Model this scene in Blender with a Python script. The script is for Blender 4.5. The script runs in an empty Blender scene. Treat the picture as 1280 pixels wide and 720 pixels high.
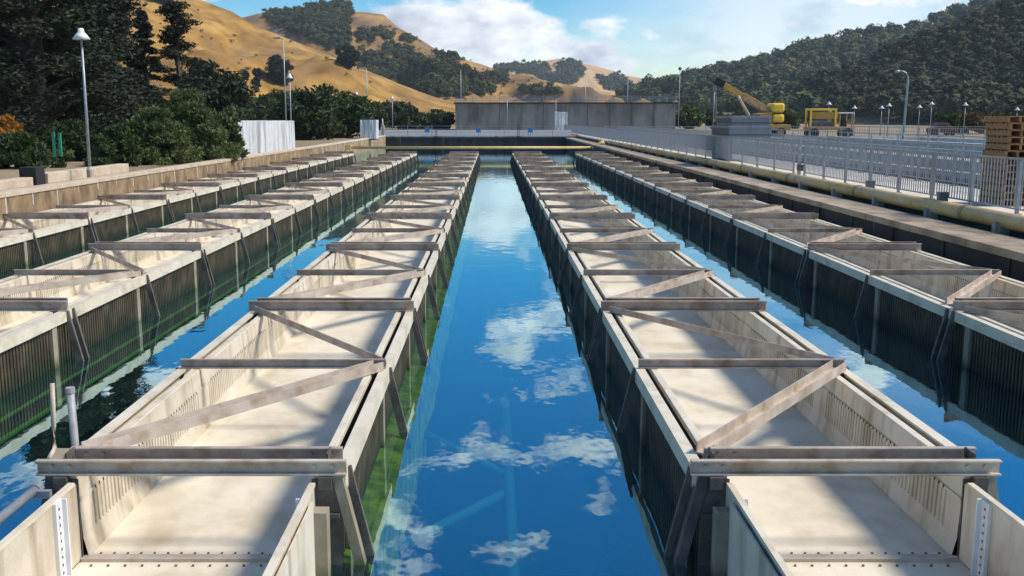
import bpy, math, random
import numpy as np
from mathutils import Vector, Matrix, noise as mnoise
R = math.radians
random.seed(7); rng = np.random.default_rng(7)
S = bpy.context.scene
CLX = .0; HAZE = .00011
COL = S.collection
HC = 2.4                      # camera height above the trough rims
F, VX, TH = 1260.0, 616.0, math.atan(211/1260)
CT, ST = math.cos(TH), math.sin(TH)
G = 0.50                      # ground level
def pt(px, py, Y):
    a = (px-VX)/F; b = -(py-360)/F
    dy = CT + b*ST; dz = -ST + b*CT
    k = Y/dy
    return Vector((a*k, Y, HC + dz*k))
def ptz(px, py, z):
    a = (px-VX)/F; b = -(py-360)/F
    dy = CT + b*ST; dz = -ST + b*CT
    k = (z-HC)/dz
    return Vector((a*k, dy*k, z))

# ------------------------------------------------------------ materials
MATS = {}
def mat(name, cols, rough=0.7, scale=2.0, bump=0.0, bscale=30.0, metal=0.0, detail=6, spec=0.5,
        stretch=(1,1,1), spread=(0.3,0.7), stain_shade=None, attr=None, transl=0.0):
    m = bpy.data.materials.new(name); m.use_nodes = True
    nt = m.node_tree; N = nt.nodes; L = nt.links
    bs = N['Principled BSDF']
    bs.inputs['Roughness'].default_value = rough
    bs.inputs['Metallic'].default_value = metal
    bs.inputs['Specular IOR Level'].default_value = spec
    geo = N.new('ShaderNodeNewGeometry')
    mp = N.new('ShaderNodeMapping'); mp.inputs['Scale'].default_value = stretch
    L.new(geo.outputs['Position'], mp.inputs['Vector'])
    nz = N.new('ShaderNodeTexNoise'); nz.inputs['Scale'].default_value = scale; nz.inputs['Detail'].default_value = detail
    nz.inputs['Roughness'].default_value = 0.62
    L.new(mp.outputs[0], nz.inputs['Vector'])
    cr = N.new('ShaderNodeValToRGB'); el = cr.color_ramp.elements
    n = len(cols)
    while len(el) < n: el.new(0.5)
    for i, c in enumerate(cols):
        el[i].position = spread[0] + (spread[1]-spread[0])*i/max(1, n-1); el[i].color = (*c, 1)
    L.new(nz.outputs[0], cr.inputs[0])
    out = cr.outputs[0]
    if stain_shade:                       # (colour, scale, stretch, lo, hi, amount)
        sc, ss, sst, lo, hi, am = stain_shade
        mp2 = N.new('ShaderNodeMapping'); mp2.inputs['Scale'].default_value = sst
        L.new(geo.outputs['Position'], mp2.inputs['Vector'])
        n2 = N.new('ShaderNodeTexNoise'); n2.inputs['Scale'].default_value = ss; n2.inputs['Detail'].default_value = 8
        L.new(mp2.outputs[0], n2.inputs['Vector'])
        mr = N.new('ShaderNodeMapRange'); mr.inputs['From Min'].default_value = lo; mr.inputs['From Max'].default_value = hi
        mr.inputs['To Max'].default_value = am
        L.new(n2.outputs[0], mr.inputs['Value'])
        mx = N.new('ShaderNodeMix'); mx.data_type = 'RGBA'
        L.new(mr.outputs[0], mx.inputs['Factor']); L.new(out, mx.inputs['A']); mx.inputs['B'].default_value = (*sc, 1)
        out = mx.outputs['Result']
    if attr:                        # per-piece natural colour variation, plus haze blue on far woods, stored on the mesh
        at = N.new('ShaderNodeAttribute'); at.attribute_name = 'tint'
        mx = N.new('ShaderNodeMix'); mx.data_type = 'RGBA'; mx.blend_type = 'MULTIPLY'; mx.inputs['Factor'].default_value = 1
        L.new(out, mx.inputs['A']); L.new(at.outputs['Color'], mx.inputs['B']); out = mx.outputs['Result']
    L.new(out, bs.inputs['Base Color'])
    if bump:
        b = N.new('ShaderNodeBump'); b.inputs['Strength'].default_value = bump; b.inputs['Distance'].default_value = 0.02
        n3 = N.new('ShaderNodeTexNoise'); n3.inputs['Scale'].default_value = bscale; n3.inputs['Detail'].default_value = 6
        L.new(geo.outputs['Position'], n3.inputs['Vector'])
        L.new(n3.outputs[0], b.inputs['Height']); L.new(b.outputs[0], bs.inputs['Normal'])
    if transl:
        tr = N.new('ShaderNodeBsdfTranslucent'); L.new(out, tr.inputs['Color'])
        ms = N.new('ShaderNodeMixShader'); ms.inputs[0].default_value = transl
        L.new(bs.outputs[0], ms.inputs[1]); L.new(tr.outputs[0], ms.inputs[2])
        L.new(ms.outputs[0], N['Material Output'].inputs['Surface'])
    MATS[name] = m
    return m
def waterline(m, col, z0, z1):          # algae up the steel from the water, darkened to stand in for dim reflection
    nt = m.node_tree; N = nt.nodes; L = nt.links; bs = N['Principled BSDF']
    src = bs.inputs['Base Color'].links[0].from_socket
    g = N.new('ShaderNodeNewGeometry'); sp_ = N.new('ShaderNodeSeparateXYZ'); L.new(g.outputs['Position'], sp_.inputs[0])
    nz = N.new('ShaderNodeTexNoise'); nz.inputs['Scale'].default_value = 2.5; nz.inputs['Detail'].default_value = 8; L.new(g.outputs['Position'], nz.inputs['Vector'])
    ad = N.new('ShaderNodeMath'); ad.operation = 'MULTIPLY_ADD'; L.new(nz.outputs[0], ad.inputs[0]); ad.inputs[1].default_value = .35; L.new(sp_.outputs['Z'], ad.inputs[2])
    mr = N.new('ShaderNodeMapRange'); mr.inputs['From Min'].default_value = z0+.17; mr.inputs['From Max'].default_value = z1+.17
    L.new(ad.outputs[0], mr.inputs['Value'])
    mx = N.new('ShaderNodeMix'); mx.data_type = 'RGBA'; L.new(mr.outputs[0], mx.inputs['Factor'])
    mx.inputs['A'].default_value = (*col, 1); L.new(src, mx.inputs['B']); L.new(mx.outputs['Result'], bs.inputs['Base Color'])
CREAM = mat('cream_panel', [(.52,.46,.33),(.68,.62,.48),(.75,.70,.57)], .55, 1.3, .12, 60, stain_shade=((.36,.26,.14), 2.8, (1,.5,1), .55, .82, .6))
CREAMW = mat('cream_wall', [(.44,.38,.28),(.60,.54,.43),(.68,.63,.53)], .55, 1.6, .15, 50, stain_shade=((.22,.17,.08), 5.0, (1,1,.15), .50, .75, .8))
RIMC = mat('rim_paint', [(.48,.42,.30),(.63,.57,.44),(.70,.64,.51)], .5, 2.2, .12, 60, stain_shade=((.30,.22,.13), 6.0, (1,.5,1), .58, .80, .7))
STEEL = mat('weathered_steel', [(.24,.185,.145),(.39,.32,.265),(.50,.43,.365)], .6, 3.0, .2, 60, metal=.1, stain_shade=((.20,.10,.04), 5.0, (1,1,1), .52, .74, .75))
STEELL = mat('weathered_steel_light', [(.34,.275,.21),(.49,.42,.34),(.60,.53,.44)], .6, 3.0, .2, 60, metal=.1, stain_shade=((.26,.14,.06), 5.0, (1,1,1), .54, .76, .75))
DSTEEL = mat('dark_steel', [(.05,.045,.04),(.11,.095,.08),(.17,.15,.13)], .6, 4.0, .25, 50, metal=.1, stain_shade=((.18,.11,.05), 8.0, (1,1,.4), .60, .8, .6))
BLACK = mat('black_gap', [(.01,.01,.01),(.02,.02,.02)], .8, 4.0)
GALV = mat('galvanised_steel', [(.25,.28,.31),(.38,.41,.44)], .45, 6.0, .05, 80, metal=.35)
WHITEP = mat('white_paint', [(.62,.64,.66),(.78,.79,.80)], .5, 4.0, .1, 60, stain_shade=((.35,.25,.15), 6.0, (1,1,.4), .62, .85, .6))
OUTW = mat('ribbed_panel', [(.030,.022,.010),(.070,.052,.027),(.11,.086,.046)], .65, 3.0, .2, 40, stain_shade=((.02,.025,.008), 3.0, (1,1,.4), .48, .66, .9))
POST = mat('cream_post', [(.22,.19,.13),(.35,.30,.22)], .6, 3.0, .15, 50, stain_shade=((.16,.14,.07), 6.0, (1,1,.4), .52, .75, .8))
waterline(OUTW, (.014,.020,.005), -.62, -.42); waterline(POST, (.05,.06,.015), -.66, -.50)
ALGAE = mat('algae', [(.07,.11,.006),(.28,.34,.012),(.58,.56,.03)], .9, 5.0, .6, 30, stain_shade=((.02,.04,.01), 7.0, (1,1,1), .52, .7, .8))
ALGAED = mat('dark_algae', [(.010,.014,.004),(.022,.034,.008),(.06,.10,.012)], .9, 2.0, .6, 30, spread=(.35,.75))
ALGAEL = mat('algae_light', [(.14,.30,.05),(.30,.50,.10)], .9, 6.0, .3, 30)
YALG = mat('yellow_lichen', [(.45,.36,.03),(.65,.56,.12)], .9, 14.0, .6, 60)
CONC = mat('concrete', [(.26,.24,.21),(.38,.36,.32),(.46,.44,.40)], .85, 1.0, .3, 25, stain_shade=((.14,.12,.10), 1.6, (1,1,.3), .52, .75, .7))
LEDGE = mat('ledge_concrete', [(.22,.17,.115),(.33,.265,.185),(.43,.36,.26)], .85, 1.0, .35, 25, stain_shade=((.09,.075,.06), 1.8, (1,.6,.3), .50, .70, .8))
CONCL = mat('pale_concrete', [(.42,.39,.34),(.55,.52,.46),(.62,.58,.51)], .85, .8, .3, 25, stain_shade=((.30,.26,.21), 2.0, (1,1,1), .55, .8, .6))
CONCD = mat('dark_concrete', [(.014,.013,.012),(.028,.026,.024),(.05,.047,.043)], .85, 1.0, .3, 25, stain_shade=((.30,.30,.29), 2.6, (1,1,.12), .66, .78, .6))
LWALL = mat('stained_wall', [(.17,.105,.055),(.27,.185,.10),(.37,.275,.17)], .85, 1.5, .35, 25, stain_shade=((.09,.06,.035), 2.0, (1,1,.5), .50, .70, .85))
LTOP = mat('wall_coping', [(.38,.30,.21),(.50,.41,.30),(.58,.50,.38)], .85, 2.0, .3, 30)
JOINT = mat('mortar_joint', [(.50,.43,.33),(.66,.60,.48)], .85, 8.0, .3, 30)
FARW = mat('far_wall_concrete', [(.15,.145,.13),(.24,.23,.21),(.31,.30,.28)], .9, .35, .2, 10, stain_shade=((.10,.095,.085), .9, (1,1,.25), .5, .7, .7), stretch=(1,1,.4))
PIPE = mat('tan_pipe', [(.50,.33,.12),(.62,.43,.17),(.68,.49,.22)], .5, 1.6, .1, 50, stain_shade=((.42,.20,.08), 3.0, (1,1,1), .60, .8, .6))
PIPED = mat('pipe_joint', [(.28,.20,.10),(.38,.28,.16)], .7, 8.0)
GROUNDM = mat('earth', [(.15,.11,.06),(.25,.19,.11),(.36,.28,.17)], .95, .35, .5, 6, detail=12)
DECK = mat('walkway_concrete', [(.45,.41,.34),(.57,.53,.45),(.64,.60,.52)], .9, .6, .25, 20, stain_shade=((.32,.27,.20), 1.4, (1,1,1), .56, .8, .6))
BED = mat('pool_bed', [(.0,.12,.28),(.0,.17,.38)], .9, .6)
SUBP = mat('submerged_pipe', [(.01,.15,.22),(.03,.21,.26)], .9, 3.0)
YEL = mat('crane_yellow', [(.42,.20,.025),(.58,.30,.04)], .5, 1.5, .1, 20, stain_shade=((.25,.14,.05), 2.5, (1,1,.6), .58, .8, .7))
YELB = mat('bright_yellow', [(.78,.48,.03),(.85,.58,.06)], .45, 2.0)
TYRE = mat('rubber', [(.015,.015,.015),(.03,.03,.03)], .9, 8.0)
GLASS = mat('dark_glass', [(.02,.03,.035),(.03,.04,.05)], .1, 2.0)
BINM = mat('grey_blue_bin', [(.16,.18,.21),(.24,.26,.29)], .55, 1.2, .1, 20, stain_shade=((.10,.10,.11), 2.0, (1,1,.3), .55, .75, .6))
BIND = mat('dark_bin', [(.05,.055,.065),(.08,.085,.095)], .6, 2.0)
WOOD = mat('pallet_wood', [(.17,.085,.03),(.30,.165,.065),(.42,.25,.11)], .8, 5.0, .3, 40, stretch=(1,4,4))
WOODD = mat('pallet_wood_dark', [(.08,.04,.018),(.17,.09,.04),(.26,.15,.07)], .8, 5.0, .3, 40)
STANDP = mat('dull_grey_plastic', [(.26,.27,.28),(.40,.41,.42)], .5, 6.0, .1, 40, stain_shade=((.15,.12,.09), 8.0, (1,1,.5), .5, .75, .7))
TARP = mat('white_tarp', [(.50,.52,.54),(.68,.69,.70)], .5, 2.0, .5, 10, stain_shade=((.22,.24,.26), 1.6, (2,1.2,.10), .50, .66, .85))  # grey vertical streaks paint the shading of the tarp folds
BLUEP = mat('blue_paint', [(.02,.16,.38),(.04,.24,.50)], .5, 3.0)
GREENP = mat('green_paint', [(.02,.20,.13),(.03,.28,.18)], .5, 3.0)
BOXG = mat('box_grey_green', [(.10,.13,.12),(.15,.18,.17)], .6, 3.0)
REDD = mat('dark_red', [(.10,.02,.015),(.16,.035,.02)], .4, 3.0)
BARK = mat('bark', [(.045,.032,.022),(.10,.075,.055)], .9, 6.0, .6, 20)
LEAFD = mat('needles_dark', [(.008,.015,.007),(.022,.036,.014)], .8, .6, attr=1, transl=.12)
LEAFM = mat('leaves_mid', [(.025,.042,.014),(.055,.080,.022)], .8, .5, attr=1, transl=.2)
LEAFJ = mat('juniper_leaves', [(.045,.075,.022),(.13,.17,.045)], .8, .7, attr=1, transl=.2)
LEAFO = mat('autumn_leaves', [(.30,.13,.02),(.50,.24,.04)], .8, .8, attr=1, transl=.3)
WOODS = mat('woods_leaves', [(.050,.062,.022),(.095,.105,.038)], .9, .02, attr=1, transl=.1)
HILLG = mat('dry_grass', [(.17,.085,.010),(.30,.165,.028),(.42,.255,.062)], .95, .06, 1.0, .25, detail=14, spread=(.35,.65), stain_shade=((.20,.115,.04), .045, (1.6,.35,1), .48, .68, .8))
HILLB = mat('ridge_dry_grass', [(.16,.09,.022),(.28,.165,.04),(.40,.25,.07)], .95, .02, 1.0, .12, detail=14, spread=(.35,.65), stain_shade=((.12,.075,.045), .018, (1.8,.35,1.5), .46, .62, .85))
HILLP = mat('far_dry_grass', [(.36,.215,.10),(.46,.30,.15),(.52,.36,.20)], .95, .012, .6, .1, detail=12)
HILLW = mat('wooded_ground', [(.045,.050,.02),(.08,.075,.03),(.16,.12,.05)], .95, .02, .6, .1, detail=12)

# ------------------------------------------------------------ mesh helpers
class MB:
    def __init__(s): s.v = []; s.f = []
    def add(s, vs, fs):
        o = len(s.v); s.v += [tuple(v) for v in vs]; s.f += [tuple(i+o for i in f) for f in fs]
        return s
    def box(s, x0, x1, y0, y1, z0, z1):
        vs = [(x,y,z) for z in (z0,z1) for y in (y0,y1) for x in (x0,x1)]
        return s.add(vs, [(0,2,3,1),(4,5,7,6),(0,1,5,4),(2,6,7,3),(0,4,6,2),(1,3,7,5)])
    def prism(s, pts2, axis_pts):          # sweep closed 2d loop given as list of 3d loops
        n = len(axis_pts[0]); vs = [p for lp in axis_pts for p in lp]; fs = []
        for k in range(len(axis_pts)-1):
            for i in range(n):
                j = (i+1) % n
                fs.append((k*n+i, k*n+j, (k+1)*n+j, (k+1)*n+i))
        fs.append(tuple(reversed(range(n)))); fs.append(tuple((len(axis_pts)-1)*n+i for i in range(n)))
        return s.add(vs, fs)
    def bar(s, p0, p1, prof, up=(0,0,1)):   # profile (side, up) swept p0->p1
        p0 = Vector(p0); p1 = Vector(p1); d = (p1-p0).normalized(); up = Vector(up)
        if abs(d.dot(up)) > .98: up = Vector((0,1,0))
        sd = d.cross(up).normalized(); u = sd.cross(d).normalized()
        return s.prism(None, [[p + sd*a + u*b for a, b in prof] for p in (p0, p1)])
    def sbar(s, p0, p1, w, h, up=(0,0,1)):
        return s.bar(p0, p1, [(-w/2,-h/2),(w/2,-h/2),(w/2,h/2),(-w/2,h/2)], up)
    def tube(s, pts, r, n=8):
        loops = []; P = [Vector(p) for p in pts]
        rs = r if isinstance(r, (list, tuple)) else [r]*len(P)
        for i, p in enumerate(P):
            d = (P[min(i+1,len(P)-1)] - P[max(i-1,0)]).normalized()
            up = Vector((0,0,1)) if abs(d.z) < .95 else Vector((0,1,0))
            sd = d.cross(up).normalized(); u = sd.cross(d).normalized()
            loops.append([p + (sd*math.cos(2*math.pi*k/n) + u*math.sin(2*math.pi*k/n))*rs[i] for k in range(n)])
        return s.prism(None, loops)
    def lathe(s, c, prof, n=16):            # (r, z)
        loops = [[(c[0]+r*math.cos(2*math.pi*k/n), c[1]+r*math.sin(2*math.pi*k/n), c[2]+z) for k in range(n)] for r, z in prof]
        return s.prism(None, loops)
    def build(s, name, m, parent=None, smooth=False, bevel=0, loc=None):
        me = bpy.data.meshes.new(name); me.from_pydata(s.v, [], s.f); me.materials.append(m)
        if smooth:
            me.shade_smooth() if hasattr(me, 'shade_smooth') else [setattr(p, 'use_smooth', True) for p in me.polygons]
        o = bpy.data.objects.new(name, me); COL.objects.link(o)
        if bevel:
            b = o.modifiers.new('bevel', 'BEVEL'); b.width = bevel; b.segments = 2; b.limit_method = 'ANGLE'
        if parent: o.parent = parent
        if loc is not None: o.location = loc
        return o
def tag(o, label=None, cat=None, group=None, kind=None):
    if label: o['label'] = label
    if cat: o['category'] = cat
    if group: o['group'] = group
    if kind: o['kind'] = kind
    return o
def empty(name, loc=(0,0,0), rz=0):
    o = bpy.data.objects.new(name, None); COL.objects.link(o); o.location = loc; o.rotation_euler = (0,0,rz)
    o.empty_display_size = .2
    return o
def inst(src, parent, loc, rz=0, name=None):
    o = src.copy(); COL.objects.link(o); o.parent = parent; o.location = loc; o.rotation_euler = (0,0,rz)
    return o
def copy_tree(o, parent=None):
    c = o.copy(); COL.objects.link(c); c.parent = parent
    for ch in [x for x in CH.get(o.name, [])]: copy_tree(ch, c)
    return c
CH = {}
def index_children():
    CH.clear()
    for o in bpy.data.objects:
        if o.parent: CH.setdefault(o.parent.name, []).append(o)

# ------------------------------------------------------------ water and pools
WZ = -0.65
PX0, PX1, PY0, PY1 = -12.2, 8.3, -4.0, 116.0
F0 = .38
def water_mat():
    m = bpy.data.materials.new('pool_water'); m.use_nodes = True; nt = m.node_tree; N = nt.nodes; L = nt.links
    N.remove(N['Principled BSDF'])
    out = N['Material Output']
    geo = N.new('ShaderNodeNewGeometry')
    mp = N.new('ShaderNodeMapping'); mp.inputs['Scale'].default_value = (1.0,.55,1)
    L.new(geo.outputs['Position'], mp.inputs['Vector'])
    n1 = N.new('ShaderNodeTexNoise'); n1.inputs['Scale'].default_value = 2.2; n1.inputs['Detail'].default_value = 3
    L.new(mp.outputs[0], n1.inputs['Vector'])
    b = N.new('ShaderNodeBump'); b.inputs['Strength'].default_value = .08; b.inputs['Distance'].default_value = .05
    L.new(n1.outputs[0], b.inputs['Height'])
    def mth(op, a, c):
        q = N.new('ShaderNodeMath'); q.operation = op
        for i, v in enumerate((a, c)):
            if isinstance(v, (int, float)): q.inputs[i].default_value = v
            elif v is not None: L.new(v, q.inputs[i])
        return q.outputs[0]
    dp = N.new('ShaderNodeVectorMath'); dp.operation = 'DOT_PRODUCT'
    L.new(geo.outputs['Incoming'], dp.inputs[0]); L.new(b.outputs[0], dp.inputs[1])
    cosv = mth('MINIMUM', mth('ABSOLUTE', dp.outputs['Value'], None), 1.0)
    frv = mth('ADD', mth('MULTIPLY', mth('POWER', mth('SUBTRACT', 1.0, cosv), 4.0), 1-F0), F0)
    tr = N.new('ShaderNodeBsdfTransparent'); tr.inputs['Color'].default_value = (.55,.80,.74,1)
    gl = N.new('ShaderNodeBsdfGlossy'); gl.inputs['Color'].default_value = (.72,.96,1,1); gl.inputs['Roughness'].default_value = .015
    L.new(b.outputs[0], gl.inputs['Normal'])
    df = N.new('ShaderNodeBsdfDiffuse'); df.inputs['Color'].default_value = (0,.09,.17,1)
    m0 = N.new('ShaderNodeMixShader'); m0.inputs[0].default_value = .05
    L.new(tr.outputs[0], m0.inputs[1]); L.new(df.outputs[0], m0.inputs[2])
    mx = N.new('ShaderNodeMixShader')
    L.new(frv, mx.inputs[0]); L.new(m0.outputs[0], mx.inputs[1]); L.new(gl.outputs[0], mx.inputs[2])
    L.new(mx.outputs[0], out.inputs['Surface'])
    return m
WATER = water_mat()
def sheet(name, x0, x1, y0, y1, z, m, kind='structure'):
    mb = MB(); mb.add([(x0,y0,z),(x1,y0,z),(x1,y1,z),(x0,y1,z)], [(0,1,2,3)])
    return tag(mb.build(name, m), kind=kind)
sheet('pool_water', PX0, PX1, PY0, PY1, WZ, WATER)
sheet('pool_bed', PX0, PX1, PY0, PY1, -3.2, BED)
# ground with openings for the two basins
BX0, BX1, BY0, BY1 = 13.1, 44.0, -2.0, 104.0
xs = [-3500, PX0-.45, 9.9, BX0, BX1, 3500]; ys = [-300, PY0, BY0, BY1, PY1, 4500]
mb = MB()
for i in range(5):
    for j in range(5):
        cx = (xs[i]+xs[i+1])/2; cy = (ys[j]+ys[j+1])/2
        if PX0-.45 < cx < 9.9 and PY0 < cy < PY1: continue
        if BX0 < cx < BX1 and BY0 < cy < BY1: continue
        mb.add([(xs[i],ys[j],G),(xs[i+1],ys[j],G),(xs[i+1],ys[j+1],G),(xs[i],ys[j+1],G)], [(0,1,2,3)])
tag(mb.build('ground', GROUNDM), kind='structure')

# left pool wall with coping and joints
w = empty('pool_wall', (PX0-.3, PY0, 0)); tag(w, 'stained tan concrete wall with pale vertical joints along the left edge of the pool', 'wall')
MB().box(-.05,.3,0,120,-3.2,.47).build('wall_body', LWALL, w)
MB().box(-.15,.33,0,120,.47,.59).build('coping', LTOP, w, bevel=.012)
mb = MB(); y = 2.0; k = 0
random.seed(3)
while y < 119:
    ww = random.uniform(.03,.07); h = random.choice([.30,.45,.45,.2])
    mb.box(.3,.309,y,y+ww,.47-h,.467); y += 1.5+random.uniform(-.05,.05)
mb.build('vertical_joint', JOINT, w)
# right pool wall with ledge and upper kerb
w = empty('pool_wall', (PX1, PY0, 0)); tag(w, 'dark stained concrete wall with low ledge along the right edge of the pool', 'wall')
MB().box(0.06,1.352,0,120,-3.2,.10).box(.06,.99,0,120,.10,.19).build('wall_body', CONCD, w)
mb = MB(); y = 0
while y < 120:
    mb.box(0,1.0,y+.012,y+2.388,.19,.33); y += 2.4
mb.build('ledge', LEDGE, w, bevel=.012)
mb = MB(); y = 0
while y < 120:
    mb.box(.03,.062,y+.9,y+1.25,-.9,.186); y += 2.4
mb.build('buttress', CONCD, w)
MB().box(1.354,1.75,0,120,-.6,.44).build('kerb_base', CONCD, w)  # lower kerb coloured near black for the shade behind the pipe
MB().box(1.345,1.75,0,120,.44,.582).build('upper_kerb', CONC, w, bevel=.015)
sheet('walkway', 10.052, 13.1, -4, 150, .578, DECK)
# far quay
w = empty('pool_wall', (0, PY1, 0)); tag(w, 'dark concrete quay wall across the far end of the pool', 'wall')
MB().box(PX0-.4,10.3,0.003,.6,-3.2,.38).build('wall_body', CONCD, w)
MB().box(PX0-.4,10.3,-.08,1.4,.38,.56).build('coping', CONC, w)

# tan pipe over the ledge + crossing pipe
def pipe_run(x, y0, y1, z, r, parent, seg=6.1):
    mb = MB(); mj = MB(); ms = MB(); y = y0
    while y < y1:
        e = min(y+seg, y1)
        mb.tube([(x,y,z),(x,e,z)], r, 20)
        if y == y0: j0 = MB().tube([(x,-.06,z),(x,.06,z)], r*1.09, 20).build('pipe_joint', PIPED, parent, loc=(0,y,0))
        else: inst(j0, parent, (0,y,0))
        y = e
    o = mb.build('pipe_body', PIPE, parent, smooth=True); 
    for p in o.data.polygons:
        if len(p.vertices) > 4: p.use_smooth = False
    return o
PR = .155
pp = empty('tan_pipe', (9.60, PY0, .53)); tag(pp, 'long tan pipe lying on saddles over the ledge beside the metal fence', 'pipe')
pipe_run(0, 0, 88, 0, PR, pp)
k = 0; y = 1.5
sad = None
while y < 88:
    if sad is None:
        sad = MB().box(-.13,.13,-.10,.10,-.43,-.10).box(-.20,-.13,-.07,.07,-.43,-.03).build('saddle', CONC, pp, loc=(0,y,0))
    else: inst(sad, pp, (0,y,0))
    y += 3.05
# crossing pipe (spans the pool, turns up to the tan pipe)
YC = 84.0
cp = empty('crossing_pipe', (0, YC, 0)); tag(cp, 'yellow tan pipe spanning the full width of the pool beyond the troughs', 'pipe')
MB().tube([(PX0-.1,0,.08),(8.25,0,.08)], .115, 14).build('pipe_body', PIPE, cp, smooth=True)
MB().tube([(8.2,-.0,.08),(8.6,0,.14),(8.85,0,.38),(9.2,0,.52)], .2, 12).build('elbow', PIPE, cp, smooth=True)
MB().box(PX0-.0,PX0+.5,-.3,.3,-.12,.3).build('end_block', PIPE, cp)

# submerged frame in the central channel
sf = empty('submerged_pipework', (0, 0, -1.3)); tag(sf, 'teal submerged pipe frame seen through the water of the central channel', 'pipework')
z = 0
mb = MB(); mb.tube([(.17,3,z),(.17,13,z)], .055, 8); mb.build('long_pipe', SUBP, sf, smooth=True)
for (p, q) in (((-.95,6.75,z),(1.3,6.75,z)),):
    MB().tube([p,q], .085, 8).build('cross_pipe', SUBP, sf, smooth=True)
for (p, q) in (((.1,9.6,z),(-1.0,8.1,z)),((.1,10.2,z),(-1.1,12.0,z)),((.25,7.0,z),(1.1,8.2,z)),):
    MB().tube([p,q], .05, 8).build('diagonal_pipe', SUBP, sf, smooth=True)
# two algae pipes in the channel left of the first trough
for (x, r, lab) in ((-4.80,.028,'bright green algae covered pipe just under water right of the second trough on the left'),(-5.12,.022,'thin dull green submerged pipe closest to the wall of the second trough on the left'),
                   ):
    o = MB().tube([(x,2,WZ-r-.02),(x,74,WZ-r-.02)], r, 8).build('submerged_pipe', ALGAEL, smooth=True)
    tag(o, lab, 'pipe')

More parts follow.
